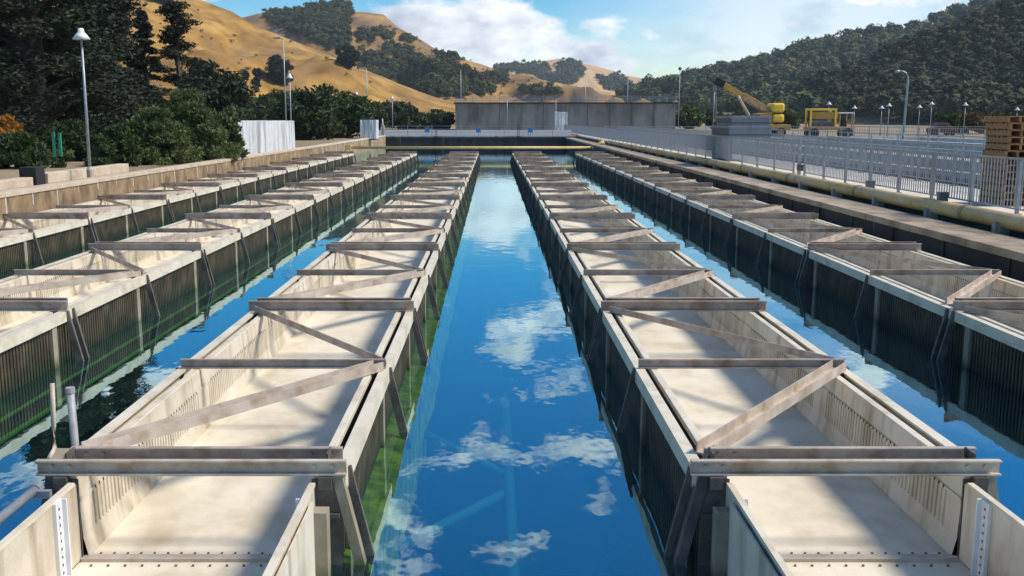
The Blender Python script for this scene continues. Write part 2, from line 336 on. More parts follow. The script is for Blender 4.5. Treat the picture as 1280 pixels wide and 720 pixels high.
# ------------------------------------------------------------ troughs
Y0, B, NB, HW = 6.6, 2.98, 22, 1.03
LEN = B*NB
FZ = -.60
def channel_prof(h, fl, t=.012, up=True):
    # web vertical at side 0, flanges toward negative side (towards the viewer for a bar running +x)
    return [(0,0),(fl,0),(fl,t),(t,t),(t,h-t),(fl,h-t),(fl,h),(0,h)]
jr = random.Random(4)
def make_trough(cx, label):
    T = empty('settling_trough', (cx, Y0, 0)); tag(T, label, 'trough', 'long steel settling troughs lying side by side in the pool')
    # floor in plates
    mb = MB(); y = 0
    while y < LEN-.01:
        e = min(y+B*2, LEN)
        mb.box(-HW+.24, HW-.24, y+.004, e-.004, FZ-.02, FZ); y = e
    mb.build('floor_panel', CREAM, T)
    for s in (-1, 1):
        # inner wall: lip, plain band, ribbed band, slanted foot
        mb = MB()
        xi = s*(HW-.215); yy = [(0.0, 0)]; y = .15
        while y < LEN-.2:
            if .06 < (y % B)/B < .94: yy += [(y,0),(y+.003,1),(y+.026,1),(y+.029,0)]
            y += .066
        yy.append((LEN, 0)); n = len(yy)-1; rows = []
        for y, q in yy:
            ph = -.012*q
            rows.append([(xi,y,-.012),(xi-s*.012,y,-.20),(xi-s*(.012+ph),y,-.215),(xi-s*(.02+ph),y,-.45),(xi-s*.02,y,-.46),(xi-s*.05,y,FZ+.002)])
        vs = [p for r in rows for p in r]; m_ = 6; fs = []
        for i in range(n):
            for j in range(m_-1):
                a = i*m_+j; fs.append((a,a+1,a+m_+1,a+m_) if s > 0 else (a,a+m_,a+m_+1,a+1))
        mb.add(vs, fs)
        mb.build('inner_wall', CREAMW, T)
        xh = xi-s*.019; ys_ = [0.0]; y = .25
        while y < LEN-.1:
            if .08 < (y % B)/B < .92: ys_ += [y, y+.026]
            y += .075
        ys_.append(LEN); vs = []; fs = []
        for y in ys_: vs += [(xh,y,-.192),(xh+s*.001,y,-.170)]
        for i in range(len(ys_)-1): fs.append((2*i,2*i+1,2*i+3,2*i+2))
        o_ = MB().add(vs, fs).build('orifice_strip', CREAMW, T); o_.data.materials.append(BLACK)
        for i, p_ in enumerate(o_.data.polygons): p_.material_index = i % 2
        # rims
        a, b_ = sorted((s*(HW-.215), s*(HW-.150)))
        MB().box(a,b_,0,LEN,-.05,0).build('inner_rim', RIMC, T, bevel=.005)
        mb = MB()
        a, b_ = sorted((s*(HW-.088), s*HW)); mb.box(a,b_,0,LEN,-.016,.004)
        a, b_ = sorted((s*(HW-.016), s*HW)); mb.box(a,b_,0,LEN,-.130,-.016)
        a, b_ = sorted((s*(HW-.045), s*(HW-.016))); mb.box(a,b_,0,LEN,-.130,-.115)
        mb.build('outer_rim', RIMC, T)
        a, b_ = sorted((s*(HW-.150), s*(HW-.088))); MB().box(a,b_,0.02,LEN-.02,-.24,-.10).build('rim_slot', BLACK, T)
        # outer ribbed wall, run on unseen to the bed to block sun there
        mb = MB(); fs = []; vs = []
        xo = s*(HW-.055); yy = [(0.0, 0)]; y = .03
        while y < LEN-.1:
            yy += [(y,0),(y+.003,1),(y+.030,1),(y+.033,0)]; y += .078
        yy.append((LEN, 0)); n = len(yy)-1
        for y, q in yy:
            vs += [(xo-s*.022*q,y,-.13),(xo-s*.022*q,y,-3.15)]
        for i in range(n): fs.append((2*i,2*i+1,2*i+3,2*i+2) if s < 0 else (2*i,2*i+2,2*i+3,2*i+1))
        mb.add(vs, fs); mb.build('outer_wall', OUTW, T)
        if s > 0:
            a, b_ = sorted((s*(HW-.06), s*(HW+.17)))
            mb = MB(); n = 150; vs = []; fs = []
            for i in range(n+1):
                y = i*LEN/n; e = s*(HW+(.17 if s > 0 else .04)+.05*mnoise.noise(Vector((cx*0+3, y*.9, s)))+.02*mnoise.noise(Vector((9,y*5,s))))
                vs += [(s*(HW-.06),y,WZ-.015),(e,y,WZ-.07),(e,y,-1.6)]
            for i in range(n):
                for j in range(2):
                    q = (3*i+j,3*i+j+1,3*i+j+4,3*i+j+3); fs.append(q if s < 0 else q[::-1])
            mb.add(vs, fs); mb.build('algae_ledge', ALGAE, T)
    # end plates and near section
    for s in (-1, 1):
        a, b_ = sorted((s*(HW-.23), s*(HW-.03)))
        MB().box(a,b_,-.02,-.004,-1.1,-.03).box(a+.01,b_-.01,-.05,-.02,-.30,-.27).build('end_plate', DSTEEL, T)
        x0 = s*(HW-.02); x1 = s*(HW+.16)
        MB().add([(x0,-.03,-.0),(x0-s*.07,-.03,-.0),(x1-s*.07,-.03,-.80),(x1,-.03,-.80),(x0,.06,-.0),(x0-s*.07,.06,-.0),(x1-s*.07,.06,-.80),(x1,.06,-.80)],
                 [(0,1,2,3),(4,7,6,5),(0,3,7,4),(1,5,6,2),(0,4,5,1),(3,2,6,7)]).build('end_strut', POST if s > 0 else DSTEEL, T)  # sunny side pale, shaded side dark: light put into the colour
        # near narrower section
        xn = s*(HW-.205)
        a, b_ = sorted((xn, xn-s*.02)); MB().box(a,b_,-6.5,-.03,FZ,-.055).build('near_wall', CREAMW, T)
        a, b_ = sorted((xn+s*.012, xn-s*.03)); MB().box(a,b_,-6.5,-.08,-.055,-.03).build('near_wall_lip', RIMC, T)
        mb = MB(); a, b_ = sorted((xn-s*.021, xn-s*.045)); mb.box(a,b_,-.42,-.33,FZ+.02,-.05).box(*sorted((xn-s*.021,xn-s*.075)),-.33,-.315,FZ+.02,-.05)
        mb.build('joint_strip', WHITEP, T)
        xh = xn-s*.0465; vs = []; fs = []; zs = [FZ+.02]
        for k in range(9): zs += [-.55+k*.055, -.532+k*.055]
        zs.append(-.05)
        for z in zs: vs += [(xh,-.385,z),(xh,-.365,z)]
        for i in range(len(zs)-1): fs.append((2*i,2*i+1,2*i+3,2*i+2))
        o_ = MB().add(vs, fs).build('bolt_strip', WHITEP, T); o_.data.materials.append(DSTEEL)
        for i, p_ in enumerate(o_.data.polygons): p_.material_index = i % 2
        MB().box(*sorted((xn+s*.02,xn+s*.12)),-.30,-.18,-1.3,-.16).build('near_post', POST, T)
        MB().box(*sorted((xn+s*.02,xn+s*.035)),-6.5,-.30,-1.2,-.08).build('near_outer_wall', CREAMW, T)
        MB().box(*sorted((xn+s*.03,xn+s*.20)),-.17,-.06,-.98,-.90).build('lichen_shelf', YALG, T)
    MB().box(-HW+.22,HW-.22,-6.5,-.012,FZ-.03,FZ-.012).build('near_floor', CREAM, T)
    mb = MB().box(-HW+.23,HW-.23,-.06,.02,FZ-.012,FZ+.012)
    mb.build('floor_threshold', STEELL, T)
    mb = MB()
    for k in range(16):
        x = -HW+.32+k*.094; mb.box(x,x+.014,.05,.062,FZ,FZ+.008)
    for k in range(13):
        x = -HW+.32+k*.116; mb.box(x,x+.014,-.13,-.118,FZ-.012,FZ)
    mb.build('floor_bolt', DSTEEL, T)
    # beams
    cp_ = channel_prof(.105, .045)
    def cbeam(x0, x1, h, fl, m, loc, z=.006):
        mb = MB(); mb.bar((x0,0,z),(x1,0,z), channel_prof(h, fl))
        for xb in (x0+.10, x0+.22, x1-.22, x1-.10): mb.tube([(xb,.001,h*.55+z),(xb,-.026,h*.55+z)], .013, 6)
        return mb.build('cross_beam', m, T, loc=loc)
    # bar running +x: side vector = d x up = (1,0,0)x(0,0,1) = (0,-1,0): toward camera
    b0 = cbeam(-HW-.04, HW+.01, .105, .05, STEELL, (0,0,0))
    b0r = cbeam(-HW+.10, HW-.05, .115, .05, STEEL, (0,.24,0))
    main = rear = thin = None
    for k in range(1, NB+1):
        y = k*B
        if k % 2 == 0:
            if main is None:
                main = cbeam(-HW-.02, HW+.01, .13, .05, STEEL, (0,y,0))
                rear = cbeam(-HW+.06, HW-.04, .145, .05, STEEL, (0,y+.14,0))
            else: inst(main, T, (0,y,0), jr.uniform(-.008,.008)); inst(rear, T, (0,y+.14+jr.uniform(-.02,.03),0), jr.uniform(-.012,.012))
        else:
            if thin is None: thin = cbeam(-HW+.03, HW-.03, .092, .04, STEEL, (0,y,0))
            else: inst(thin, T, (jr.uniform(-.02,.02),y+jr.uniform(-.04,.04),0), jr.uniform(-.018,.018))
    # diagonals
    U = [(-.07,0),(.07,0),(.07,.085),(.058,.085),(.058,.012),(-.058,.012),(-.058,.085),(-.07,.085)]
    V = [(-.03,0),(.03,0),(.03,.012),(-.018,.012),(-.018,.075),(-.03,.075)]
    A = Bd = None
    for k in range(0, NB):
        if k % 2 == 0:
            if A is None:
                mb = MB(); mb.bar((-HW+.14,.38,.008),(HW-.10,B-.08,.008), U)
                for q in range(9):
                    t = .1+q*.1; 
                A = mb.build('diagonal_brace', STEELL, T, loc=(0,k*B,0))
            else: inst(A, T, (0,k*B,0))
        else:
            if Bd is None:
                Bd = MB().bar((HW-.06,.12,.01),(-HW+.10,B-.09,.01), V).build('diagonal_tie', STEEL, T, loc=(0,k*B,0))
            else: inst(Bd, T, (0,k*B+jr.uniform(-.03,.03),0), jr.uniform(-.006,.006))
    # brackets with bolts at beam ends
    br = None
    for k in range(0, NB+1, 2):
        for s in (-1, 1):
            if br is None:
                mb = MB(); mb.box(-.045,.045,-.07,.09,-.085,.0).box(-.006,.006,.05,.20,.004,.13)
                for q in (.085,.15): mb.tube([(-.02,q,.07),(.02,q,.07)], .014, 6)
                br = mb.build('beam_bracket', DSTEEL, T, loc=(s*(HW-.13),0,.0))
            else: inst(br, T, (s*(HW-.13),k*B,.0))
    # posts and struts on both sides
    po = {}; st = {}
    for k in range(0, NB+1):
        for s in (-1, 1):
            y = k*B - (.35 if k else -.35)
            if s not in po:
                po[s] = MB().box(*sorted((s*(HW-.054),s*(HW-.02))),-.065,.065,-.95,-.130).build('wall_post', POST, T, loc=(0,y,0))
            else: inst(po[s], T, (0,y,0))
            offs = (0,.17) if k % 2 == 0 else (0,)
            if k == 0: offs = (.15,)
            for d in offs:
                if s not in st:
                    st[s] = MB().bar((s*(HW-.02),0,-.0),(s*(HW+.17),0,-.82), [(-.04,-.022),(.04,-.022),(.04,.022),(-.04,.022)], up=(0,1,0)).build('outrigger_strut', DSTEEL, T, loc=(0,k*B+d,0))
                else: inst(st[s], T, (0,k*B+d,0))
    return T
T0 = make_trough(-2.04, 'cream floored trough just left of the central channel, upright grey pipe at its near end')
index_children()
for cx, lab in ((2.42, 'cream floored steel trough just right of the central water channel'),
                (6.88, 'shaded steel trough farthest right, beside the dark pool wall and tan pipe'),
                (-6.43, 'second steel trough from the left wall, its ribbed side green with algae at the water'),
                (-10.88, 'steel trough farthest left, tucked under the stained tan wall')):
    t = copy_tree(T0); t.location = (cx, Y0, 0); t['label'] = lab
    if True:
        for o in bpy.data.objects:
            if o.parent == t and o.name.startswith('algae_ledge'):
                o.material_slots[0].link = 'OBJECT'; o.material_slots[0].material = ALGAED

# stand pipe, hand rail and plates at the near left trough
sp = empty('stand_pipe', (-3.08, 7.15, 0)); tag(sp, 'upright dull grey pipe beside the near end of the left trough', 'pipe')
MB().tube([(0,0,-.9),(0,.0,-.2),(-.02,.02,.42)], .028, 12).build('tube', STANDP, sp, smooth=True)
MB().tube([(-.02,.02,.42),(-.02,.02,.46)], .033, 12).build('cap', STANDP, sp)
hs = MB().tube([(-3.10,6.75,.06),(-3.10,6.85,.10),(-3.12,6.9,.25),(-3.13,6.95,.55)], .018, 8).build('bent_cable', STEELL, smooth=True)
tag(hs, 'thin bent grey hose rising beside the upright grey pipe', 'hose')
hr = empty('rail_pipe', (-3.08, 6.5, 0)); tag(hr, 'grey pipe running along the outside of the near left trough to the photo edge', 'pipe')
MB().tube([(0,0,-.06),(0,-4,-.06)], .032, 10).build('tube', GALV, hr, smooth=True)
MB().tube([(0,-.05,-.06),(0,.01,-.06)], .045, 10).box(-.02,.12,-.09,-.05,-.10,-.05).build('clamp', GALV, hr)
gp = MB().add([(-3.14,6.64,.0),(-2.98,6.68,.0),(-3.0,6.86,.10),(-3.10,6.86,.10),(-3.14,6.64,-.01),(-2.98,6.68,-.01),(-3.0,6.86,.09),(-3.10,6.86,.09)],
              [(0,1,2,3),(7,6,5,4),(0,4,5,1),(1,5,6,2),(2,6,7,3),(3,7,4,0)]).build('gusset_plate', POST)
tag(gp, 'small tan gusset plate at the left end of the nearest double beam', 'bracket')

# ------------------------------------------------------------ fences
def rail_fence(name, x, y0, y1, z, h, sp_, label, picket=.125, rails=None, m=GALV, group=None, along='y', pr=.009):
    f = empty(name, (x, y0, z) if along == 'y' else (y0, x, z)); tag(f, label, 'fence', group)
    if along != 'y': f.rotation_euler = (0,0,-math.pi/2)
    Ln = y1-y0; n = max(1, round(Ln/sp_)); sp_ = Ln/n
    MB().sbar((0,0,h),(0,Ln,h), .045, .04).build('top_rail', m, f)
    if rails:
        for r_ in rails: MB().tube([(0,0,r_*h),(0,Ln,r_*h)], .018, 6).build('mid_rail', m, f)
    else: MB().sbar((0,0,.10),(0,Ln,.10), .03, .03).build('bottom_rail', m, f)
    p0 = q0 = None
    for i in range(n+1):
        if p0 is None: p0 = MB().box(-.03,.03,-.03,.03,0,h-.021).box(-.07,.07,-.07,.07,0,.012).build('post', m, f, loc=(0,0,0))
        else: inst(p0, f, (0,i*sp_,0))
    if picket:
        for i in range(n):
            if q0 is None:
                mb = MB(); k = int(sp_/picket)
                for j in range(1, k):
                    y = j*sp_/k; mb.box(-pr,pr,y-pr,y+pr,.115,h-.02)
                q0 = mb.build('picket_panel', m, f, loc=(0,0,0))
            else: inst(q0, f, (0,i*sp_,0))
    return f
FH = 1.06
rail_fence('picket_fence', 10.15, 6.0, 33.0, .582, FH, 1.93, 'near grey galvanised picket fence in front of the pallet stack')
rail_fence('picket_fence', 10.15, 34.2, 146.0, .582, FH, 2.4, 'long galvanised picket fence running to the far quay behind the tan pipe')
gt = empty('gate_post', (10.15, 33.6, .58)); tag(gt, 'tall galvanised gate post with dark latch between the two picket fences', 'post')
MB().box(-.05,.05,-.05,.05,0,1.25).build('post_body', GALV, gt); MB().box(-.07,.07,-.45,.05,.15,.35).build('latch', DSTEEL, gt)
rail_fence('picket_fence', 12.75, 9.0, 104.0, .582, 1.12, 2.4, 'second galvanised picket fence on the far side of the walkway')
# end railing (three pipes) and far railings
rail_fence('end_railing', PY1+.8, PX0-.3, 9.6, .56, 1.07, 2.6, 'pale pipe railing across the far end of the pool', picket=None, rails=[.35,.68], along='x')
# second basin
sheet('basin_water', BX0, BX1, BY0, BY1, -.3, WATER)
sheet('basin_bed', BX0, BX1, BY0, BY1, -2.5, BED)
bw = empty('basin_wall', (BX0, BY0, 0)); tag(bw, 'pale concrete rim wall of the second basin behind the walkway', 'wall')
L_ = BY1-BY0
MB().box(0,.35,0,L_,-2.5,.60).build('side_wall', CONC, bw)
MB().box(-.06,-.005,0,L_,.585,.78).build('shadow_strip', CONCD, bw)  # added dark strip standing in for the shadow gap under the fence
MB().box(BX1-BX0-.4,BX1-BX0,0,L_,-2.5,.62).build('side_wall', CONCL, bw)
MB().box(.35,BX1-BX0-.4,L_-.4,L_,-2.5,.62).build('end_wall', CONCL, bw)
MB().box(.35,BX1-BX0-.4,0,.4,-2.5,.62).build('end_wall', CONCL, bw)
for i, (x, wd, tp) in enumerate(((16.4,.5,.55),(20.6,1.5,.60),(27.5,.6,.58),(34,1.4,.66))):
    o = MB().box(x,x+wd,BY0+.4,BY1-.4,-2.5,tp).build('divider_wall', CONC, bevel=.01)
    tag(o, ['nearest narrow concrete divider wall in the second basin','wide pale concrete divider walkway in the second basin','narrow middle divider wall of the second basin','farthest wide divider walkway of the second basin'][i], 'wall', 'divider walls of the second basin')
rail_fence('pipe_railing', 20.8, 12, 100, .60, 1.05, 3.6, 'white pipe railing on the wide divider walkway of the second basin', picket=None, rails=[.4,.7])
rail_fence('pipe_railing', 34.2, 20, 100, .66, 1.05, 3.6, 'white pipe railing on the farthest divider of the second basin', picket=None, rails=[.4,.7])
rail_fence('pipe_railing', 105.0, 11.5, 60, .56, 1.1, 3.0, 'bluish pipe railing crossing beyond the end of the second basin', picket=.25, along='x', pr=.015)

# ------------------------------------------------------------ far concrete structure
YF = 172
pL = pt(569,128,YF); pR = pt(845,128,YF)
fw = empty('concrete_tank', (pL.x, YF, G)); tag(fw, 'long low grey concrete tank wall with railing on its roof beyond the pool', 'building')
Wd = pR.x-pL.x; top = pL.z-G
MB().box(0,Wd,0,26,0,top-.22).build('wall', FARW, fw)
MB().box(-.25,Wd+.25,-.25,26.2,top-.22,top).build('roof_slab', CONCD, fw)
mb = MB()
for k in range(1,10): mb.box(k*Wd/10-.035,k*Wd/10+.035,-.03,0,0,top-.23)
mb.build('pilaster', BIND, fw)
mb = MB()
for k in range(0,26): mb.box(k*Wd/25-.03,k*Wd/25+.03,.2,.26,top,top+1.05)
for zz in (.35,.7,1.05): mb.box(0,Wd,.2,.24,top+zz-.02,top+zz+.02)
x = 0
while x < Wd: mb.box(x-.012,x+.012,.21,.235,top+.05,top+1.05); x += .16
mb.build('roof_railing', GALV, fw)
lw = MB().box(-14,9.3,121,121.4,.5,1.12).build('low_wall', WHITEP); tag(lw, 'low pale concrete wall behind the far pool railing', 'wall')
# blue signs on the railing, depth gauges
for x_, lab in ((534,'leftmost blue sign on the far pool railing'),(598,'middle blue sign on the far pool railing'),(663,'rightmost blue sign on the far pool railing')):
    p = pt(x_,159,PY1+.75); s_ = empty('blue_sign', (p.x, PY1+.7, .9)); tag(s_, lab, 'sign', 'blue signs on the far railing')
    MB().box(-.28,.28,0,.02,.0,.55).build('sign_plate', BLUEP, s_, bevel=.01); MB().box(-.03,.03,.02,.05,-.34,.6).build('sign_post', GALV, s_)
for x_ in (545,648):
    p = pt(x_,160,PY1-.1); s_ = empty('gauge_post', (p.x, PY1-.12, 0)); tag(s_, 'black ladder post on the far quay, %s one' % ('left' if x_ < 600 else 'right'), 'ladder', 'black posts on the far quay')
    MB().box(-.12,-.07,-.03,.03,-1.6,1.85).build('rail', BLACK, s_); MB().box(.07,.12,-.03,.03,-1.6,1.85).build('rail', BLACK, s_)
    mb = MB()
    for k in range(11): mb.box(-.07,.07,-.015,.015,-1.4+k*.3,-1.37+k*.3)
    mb.build('rung', BLACK, s_)

# ------------------------------------------------------------ lamps and poles
def dome_lamp(px, pyb, pyt, Y, label, base_z=None, r=.28, group='dome lamps on slim poles', m=GALV):
    b = pt(px, pyb, Y); t_ = pt(px, pyt, Y); bz = G if base_z is None else base_z
    o = empty('dome_lamp', (b.x, Y, bz)); tag(o, label, 'lamp', group)
    h = t_.z-bz
    MB().tube([(0,0,0),(0,0,h-.3)], [.055,.035], 8).build('pole', m, o, smooth=True)
    MB().lathe((0,0,0),[(.11,0),(.11,.25),(.06,.33)],10).build('base', STEEL, o)
    MB().lathe((0,0,h-.34),[(.02,.34),(.08,.32),(.10,.22),(.17,.14),(r,0),(r*.93,0),(.10,.10),(.02,.12)],18).build('lamp_shade', WHITEP, o, smooth=True)
    return o
dome_lamp(113, 220, 35, 32, 'tall lamp with white bell shade on the left pool wall', base_z=.59, r=.27)
dome_lamp(365, 190, 92, 75, 'lamp with white cone shade above the white wrapped stack')
dome_lamp(447, 172, 115, 110, 'small pale lamp left of the tall pole behind the white sacks')
dome_lamp(491, 165, 120, 125, 'small lamp just right of the white sacks near the far railing')
for i, (x_, yt) in enumerate(((1035,127),(1067,132),(1101,132),(1110,129),(1148,131),(1163,127),(1205,128),(1270,134))):
    labs = ['lamp standing just above the yellow open framed machine','lamp right after the yellow open framed machine','left lamp of the close pair before the tall curved street lamp',
            'right lamp of the close pair before the tall curved street lamp','first lamp right of the tall curved street lamp','slightly taller lamp above the dark red vehicle','single lamp right of the dark red vehicle','lamp rising over the pallet stack at the right edge']
    dome_lamp(x_, 155, yt, 112+3*(i%3), labs[i], r=.34, m=GALV)
def pole(px, pyt, Y, label, r=.06, arm=None, head=None):
    t_ = pt(px, pyt, Y); o = empty('light_pole', (t_.x, Y, G)); tag(o, label, 'pole'); h = t_.z-G
    MB().tube([(0,0,0),(0,0,h)], [r,r*.6], 8).build('pole', GALV, o, smooth=True)
    if arm:
        MB().tube([(0,0,h-.15),(arm*.6,0,h+.05),(arm,0,h+.02)], .035, 6).build('arm', GALV, o, smooth=True)
        MB().box(*sorted((arm-.28,arm+.28)),-.12,.12,h-.08,h+.04).build('lamp_head', GALV, o, bevel=.03)
    if head: MB().lathe((0,0,h),[(.05,0),(.2,.08),(.24,.25),(.16,.42),(.04,.48)],12).build('lamp_head', DSTEEL, o, smooth=True)
    return o
pole(354, 47, 78, 'tallest slim pole with short arm rising behind the white wrapped stack', arm=-.45)
pole(458, 85, 108, 'slim pole with small head beside the white sacks', arm=-.4)
pole(634, 123, 150, 'slim white pole in front of the concrete tank wall')
pole(695, 125, 160, 'pole beside the white box at the concrete tank wall')
pole(850, 88, 140, 'slim pole with dark round head at the right end of the concrete tank', head=True)
pole(893, 115, 128, 'thin pole just left of the crane boom tip')
pole(478, 148, 118, 'short dark post right of the white sacks', r=.12)
for x_, y_, lab in ((576,88,'thin far pole above the left end of the concrete tank'),(732,100,'dark far pole on the hill behind the concrete tank'),(785,95,'far pole above the right half of the concrete tank')):
    pole(x_, y_, 230, lab, r=.1)
b = pt(1130,155,95); t_ = pt(1134,92,95)
o = empty('street_lamp', (b.x, 95, G)); tag(o, 'tall grey street lamp with curved neck bending left over the right yard', 'lamp'); h = t_.z-G
MB().tube([(0,0,0),(0.1,0,h-.7),(.08,0,h-.3),(-.1,0,h+.05),(-.45,0,h+.22),(-.75,0,h+.22)], [.12,.09,.08,.07,.06,.05], 10).build('pole', GALV, o, smooth=True)
MB().tube([(-.7,0,h+.22),(-1.0,0,h+.2),(-1.15,0,h+.17)], [.08,.14,.06], 8).build('lamp_head', GALV, o, smooth=True)

# ------------------------------------------------------------ white wrapped stacks
def wrapped(name, w_, d, h, loc, label, folds=14, seed=1, cat='stack'):
    random.seed(seed)
    o = empty(name, loc); tag(o, label, cat)
    mb = MB(); nx, nz = 70, 16; per = 2*(w_+d); vs = []; fs = []
    n = 160
    for j in range(nz+1):
        z = h*j/nz
        for i in range(n):
            t = i/n*per
            if t < w_: x, y, nx_, ny_ = t, 0, 0, -1
            elif t < w_+d: x, y, nx_, ny_ = w_, t-w_, 1, 0
            elif t < 2*w_+d: x, y, nx_, ny_ = w_-(t-w_-d), d, 0, 1
            else: x, y, nx_, ny_ = 0, d-(t-2*w_-d), -1, 0
            a = .09*mnoise.noise(Vector((t*2.4, z*.35, seed))) + .03*mnoise.noise(Vector((t*7, z*1.2, seed+4)))
            zz = z + (.08*mnoise.noise(Vector((t*1.3,0,seed+9))) if j == nz else 0)
            vs.append((x+nx_*a, y+ny_*a, zz))
    for j in range(nz):
        for i in range(n):
            k = (i+1) % n; fs.append((j*n+i, j*n+k, (j+1)*n+k, (j+1)*n+i))
    fs.append(tuple(nz*n+i for i in range(n)))
    MB().add(vs, fs).build('tarp_cover', TARP, o)
    MB().box(.12,w_-.12,.12,d-.12,-.12,.05).build('pallet_base', WOODD, o)
    return o
wrapped('wrapped_stack', 3.0, 15.5, 1.80, (-15.85,50.6,G), 'long white tarp wrapped stack behind the left pool wall', seed=5)
p = pt(450,150,100); q = pt(470,150,100)
wrapped('wrapped_sacks', q.x-p.x, 2.0, p.z-G, (p.x,100,G+.0), 'white bulky wrapped sacks near the far left pool corner', seed=8)
p = pt(694,140,150); q = pt(709,140,150)
wrapped('white_cabinet', q.x-p.x, 1.2, p.z-G, (p.x,150,G), 'white box cabinet at the foot of the concrete tank wall', seed=11, cat='cabinet')
# low beige wall + green posts behind the left wall
o = MB().box(-13.75,-13.35,30.4,37.2,.45,.80).build('garden_wall', LTOP, bevel=.02); tag(o, 'low beige rendered wall under the dark trees at left', 'wall')
o = MB().box(-13.75,-13.35,26.4,29.4,.45,.74).build('garden_wall', LTOP, bevel=.02); tag(o, 'short beige wall piece at the far left edge under the trees', 'wall')
o = MB().box(-13.8,-13.3,29.5,30.1,.45,1.02).build('bin', BLACK, bevel=.02); tag(o, 'dark upright bin between the two beige walls at left', 'bin')
gg = empty('green_posts', (pt(66,190,36).x,36,G)); tag(gg, 'pair of green uprights glimpsed between the dark trees at left', 'posts')
MB().box(0,.09,0,.08,.6,1.45).build('post', GREENP, gg); MB().box(.22,.31,0,.08,.6,1.42).build('post', GREENP, gg)

# ------------------------------------------------------------ bins beside the fence
bn = empty('bin_pedestal', (10.33, 46.0, .582)); tag(bn, 'dark steel pedestal under the two grey bins behind the picket fence', 'stand')
MB().box(0,.5,0,1.9,0,1.02).build('pedestal_body', BIND, bn, bevel=.02)
def ribbed_bin(loc, w_, d, h, label):
    o = empty('ribbed_bin', loc); tag(o, label, 'bin')
    MB().box(0,w_,0,d,0,h).build('shell', BINM, o, bevel=.02)
    MB().box(-.03,w_+.03,-.03,d+.03,h-.09,h+.02).build('rim', BINM, o, bevel=.01)
    mb = MB().box(-.02,w_+.02,-.02,d+.02,.10,.14).box(-.025,0,.0,d,.145,h-.1)
    mb.build('shaded_side', BIND, o); return o  # dark left face and groove band; left side's shade put into the colour
ribbed_bin((10.30,44.5,1.604), 1.85, 3.4, .50, 'lower of the two grey blue bins stacked behind the fence')
ribbed_bin((10.42,44.6,2.126), 1.7, 3.1, .40, 'upper of the two grey blue bins stacked behind the fence')
# small boxes at the foot of the fence
for px_, py_, lab in ((1085,236,'left small grey green box at the foot of the near picket fence'),(1175,252,'right small grey green box at the foot of the near picket fence')):
    p = ptz(px_,py_,.58); o = MB().box(-.1,.1,-.08,.08,0,.22).build('junction_box', BOXG, bevel=.01, loc=(p.x+.05,p.y,.58)); tag(o, lab, 'box', 'small boxes at the fence foot')

# ------------------------------------------------------------ pallets
PW, PD, PH = 1.25, 1.05, .144
def make_pallet():
    o = empty('wooden_pallet')
    mb = MB()
    for k in range(7): y = k*(PD-.1)/6; mb.box(0,PW,y,y+.1,.122,.144)
    mb.build('top_deck', WOOD, o)
    mb = MB()
    for k in range(5): y = k*(PD-.1)/4; mb.box(0,PW,y,y+.1,0,.02)
    mb.build('bottom_deck', WOODD, o)
    s0 = MB().box(0,.05,0.005,PD-.005,.021,.121).build('stringer', WOOD, o, loc=(0,0,0))
    for x in (.24,.48,.72,.96,1.2): inst(s0, o, (x,0,0))
    return o
pal = make_pallet(); index_children()
base = ptz(1228,258,.582)+Vector((.42,0,0))
random.seed(5)
NP = 13
ords = ['bottom','second','third','fourth','fifth','sixth','seventh','eighth','ninth','tenth','eleventh','twelfth','topmost']
for k in range(NP):
    o = pal if k == 0 else copy_tree(pal)
    o.location = (base.x+random.uniform(-.03,.03), base.y+random.uniform(-.03,.03), .584+k*(PH+.001)); o.rotation_euler = (0,0,R(random.uniform(-1.5,1.5)))
    lab = {0:'bottom brown wooden pallet of the stack behind the near fence',12:'topmost brown wooden pallet of the stack behind the near fence'}.get(k, 'brown wooden pallet, %s from the bottom of the stack behind the near fence' % ords[k])
    tag(o, lab, 'pallet', 'wooden pallets in the stack')

# ------------------------------------------------------------ crane and machine
YCR = 108
def P3(px, py, dy=0):
    p = pt(px, py, YCR); return (p.x, YCR+dy, p.z)
org = pt(966,152,YCR)
cr = empty('mobile_crane', (org.x, YCR, G)); tag(cr, 'yellow mobile crane with its boom raised to the left above the railings', 'crane')
def rel(px, py, dy=0):
    p = pt(px, py, YCR); return (p.x-org.x, dy, p.z-G)
a = Vector(rel(966,142)); b = Vector(rel(903,105))
mid = a.lerp(b,.6)
MB().sbar(a, mid, .62, .72).build('boom_base', YEL, cr, bevel=.03)
MB().sbar(a.lerp(b,.55), b, .46, .52).build('boom_tip', YEL, cr, bevel=.03)
MB().sbar(a.lerp(b,.04)+Vector((0,-.32,-.1)), a.lerp(b,.58)+Vector((0,-.32,-.1)), .03, .30).build('boom_side_plate', STEEL, cr)
MB().sbar(Vector(rel(905,106)), Vector(rel(894,101)), .7, .75).build('boom_head', BLACK, cr, bevel=.04)
MB().tube([rel(895,104), rel(895,148)], .05, 6).build('hoist_cable', GALV, cr)
MB().sbar(Vector(rel(895,148)), Vector(rel(895,152)), .35, .4).build('hook_block', YEL, cr)
MB().tube([rel(938,148,-.2), rel(922,120,-.2)], .16, 8).build('lift_cylinder', STEELL, cr)
mb = MB(); x0, _, z0 = rel(930,157); x1, _, z1 = rel(962,140)
mb.add([(x0,-1.1,z0),(x1,-1.1,z0),(x1,-1.1,z1),(x0+1.1,-1.1,z1-.2),(x0,-1.1,z0+.5),(x0,1.1,z0),(x1,1.1,z0),(x1,1.1,z1),(x0+1.1,1.1,z1-.2),(x0,1.1,z0+.5)],
       [(0,1,2,3,4),(9,8,7,6,5),(0,5,6,1),(1,6,7,2),(2,7,8,3),(3,8,9,4),(4,9,5,0)])
mb.build('turret', YEL, cr, bevel=.04)
x0, _, z0 = rel(961,152); x1, _, z1 = rel(977,141)
zm = (z0+z1)/2
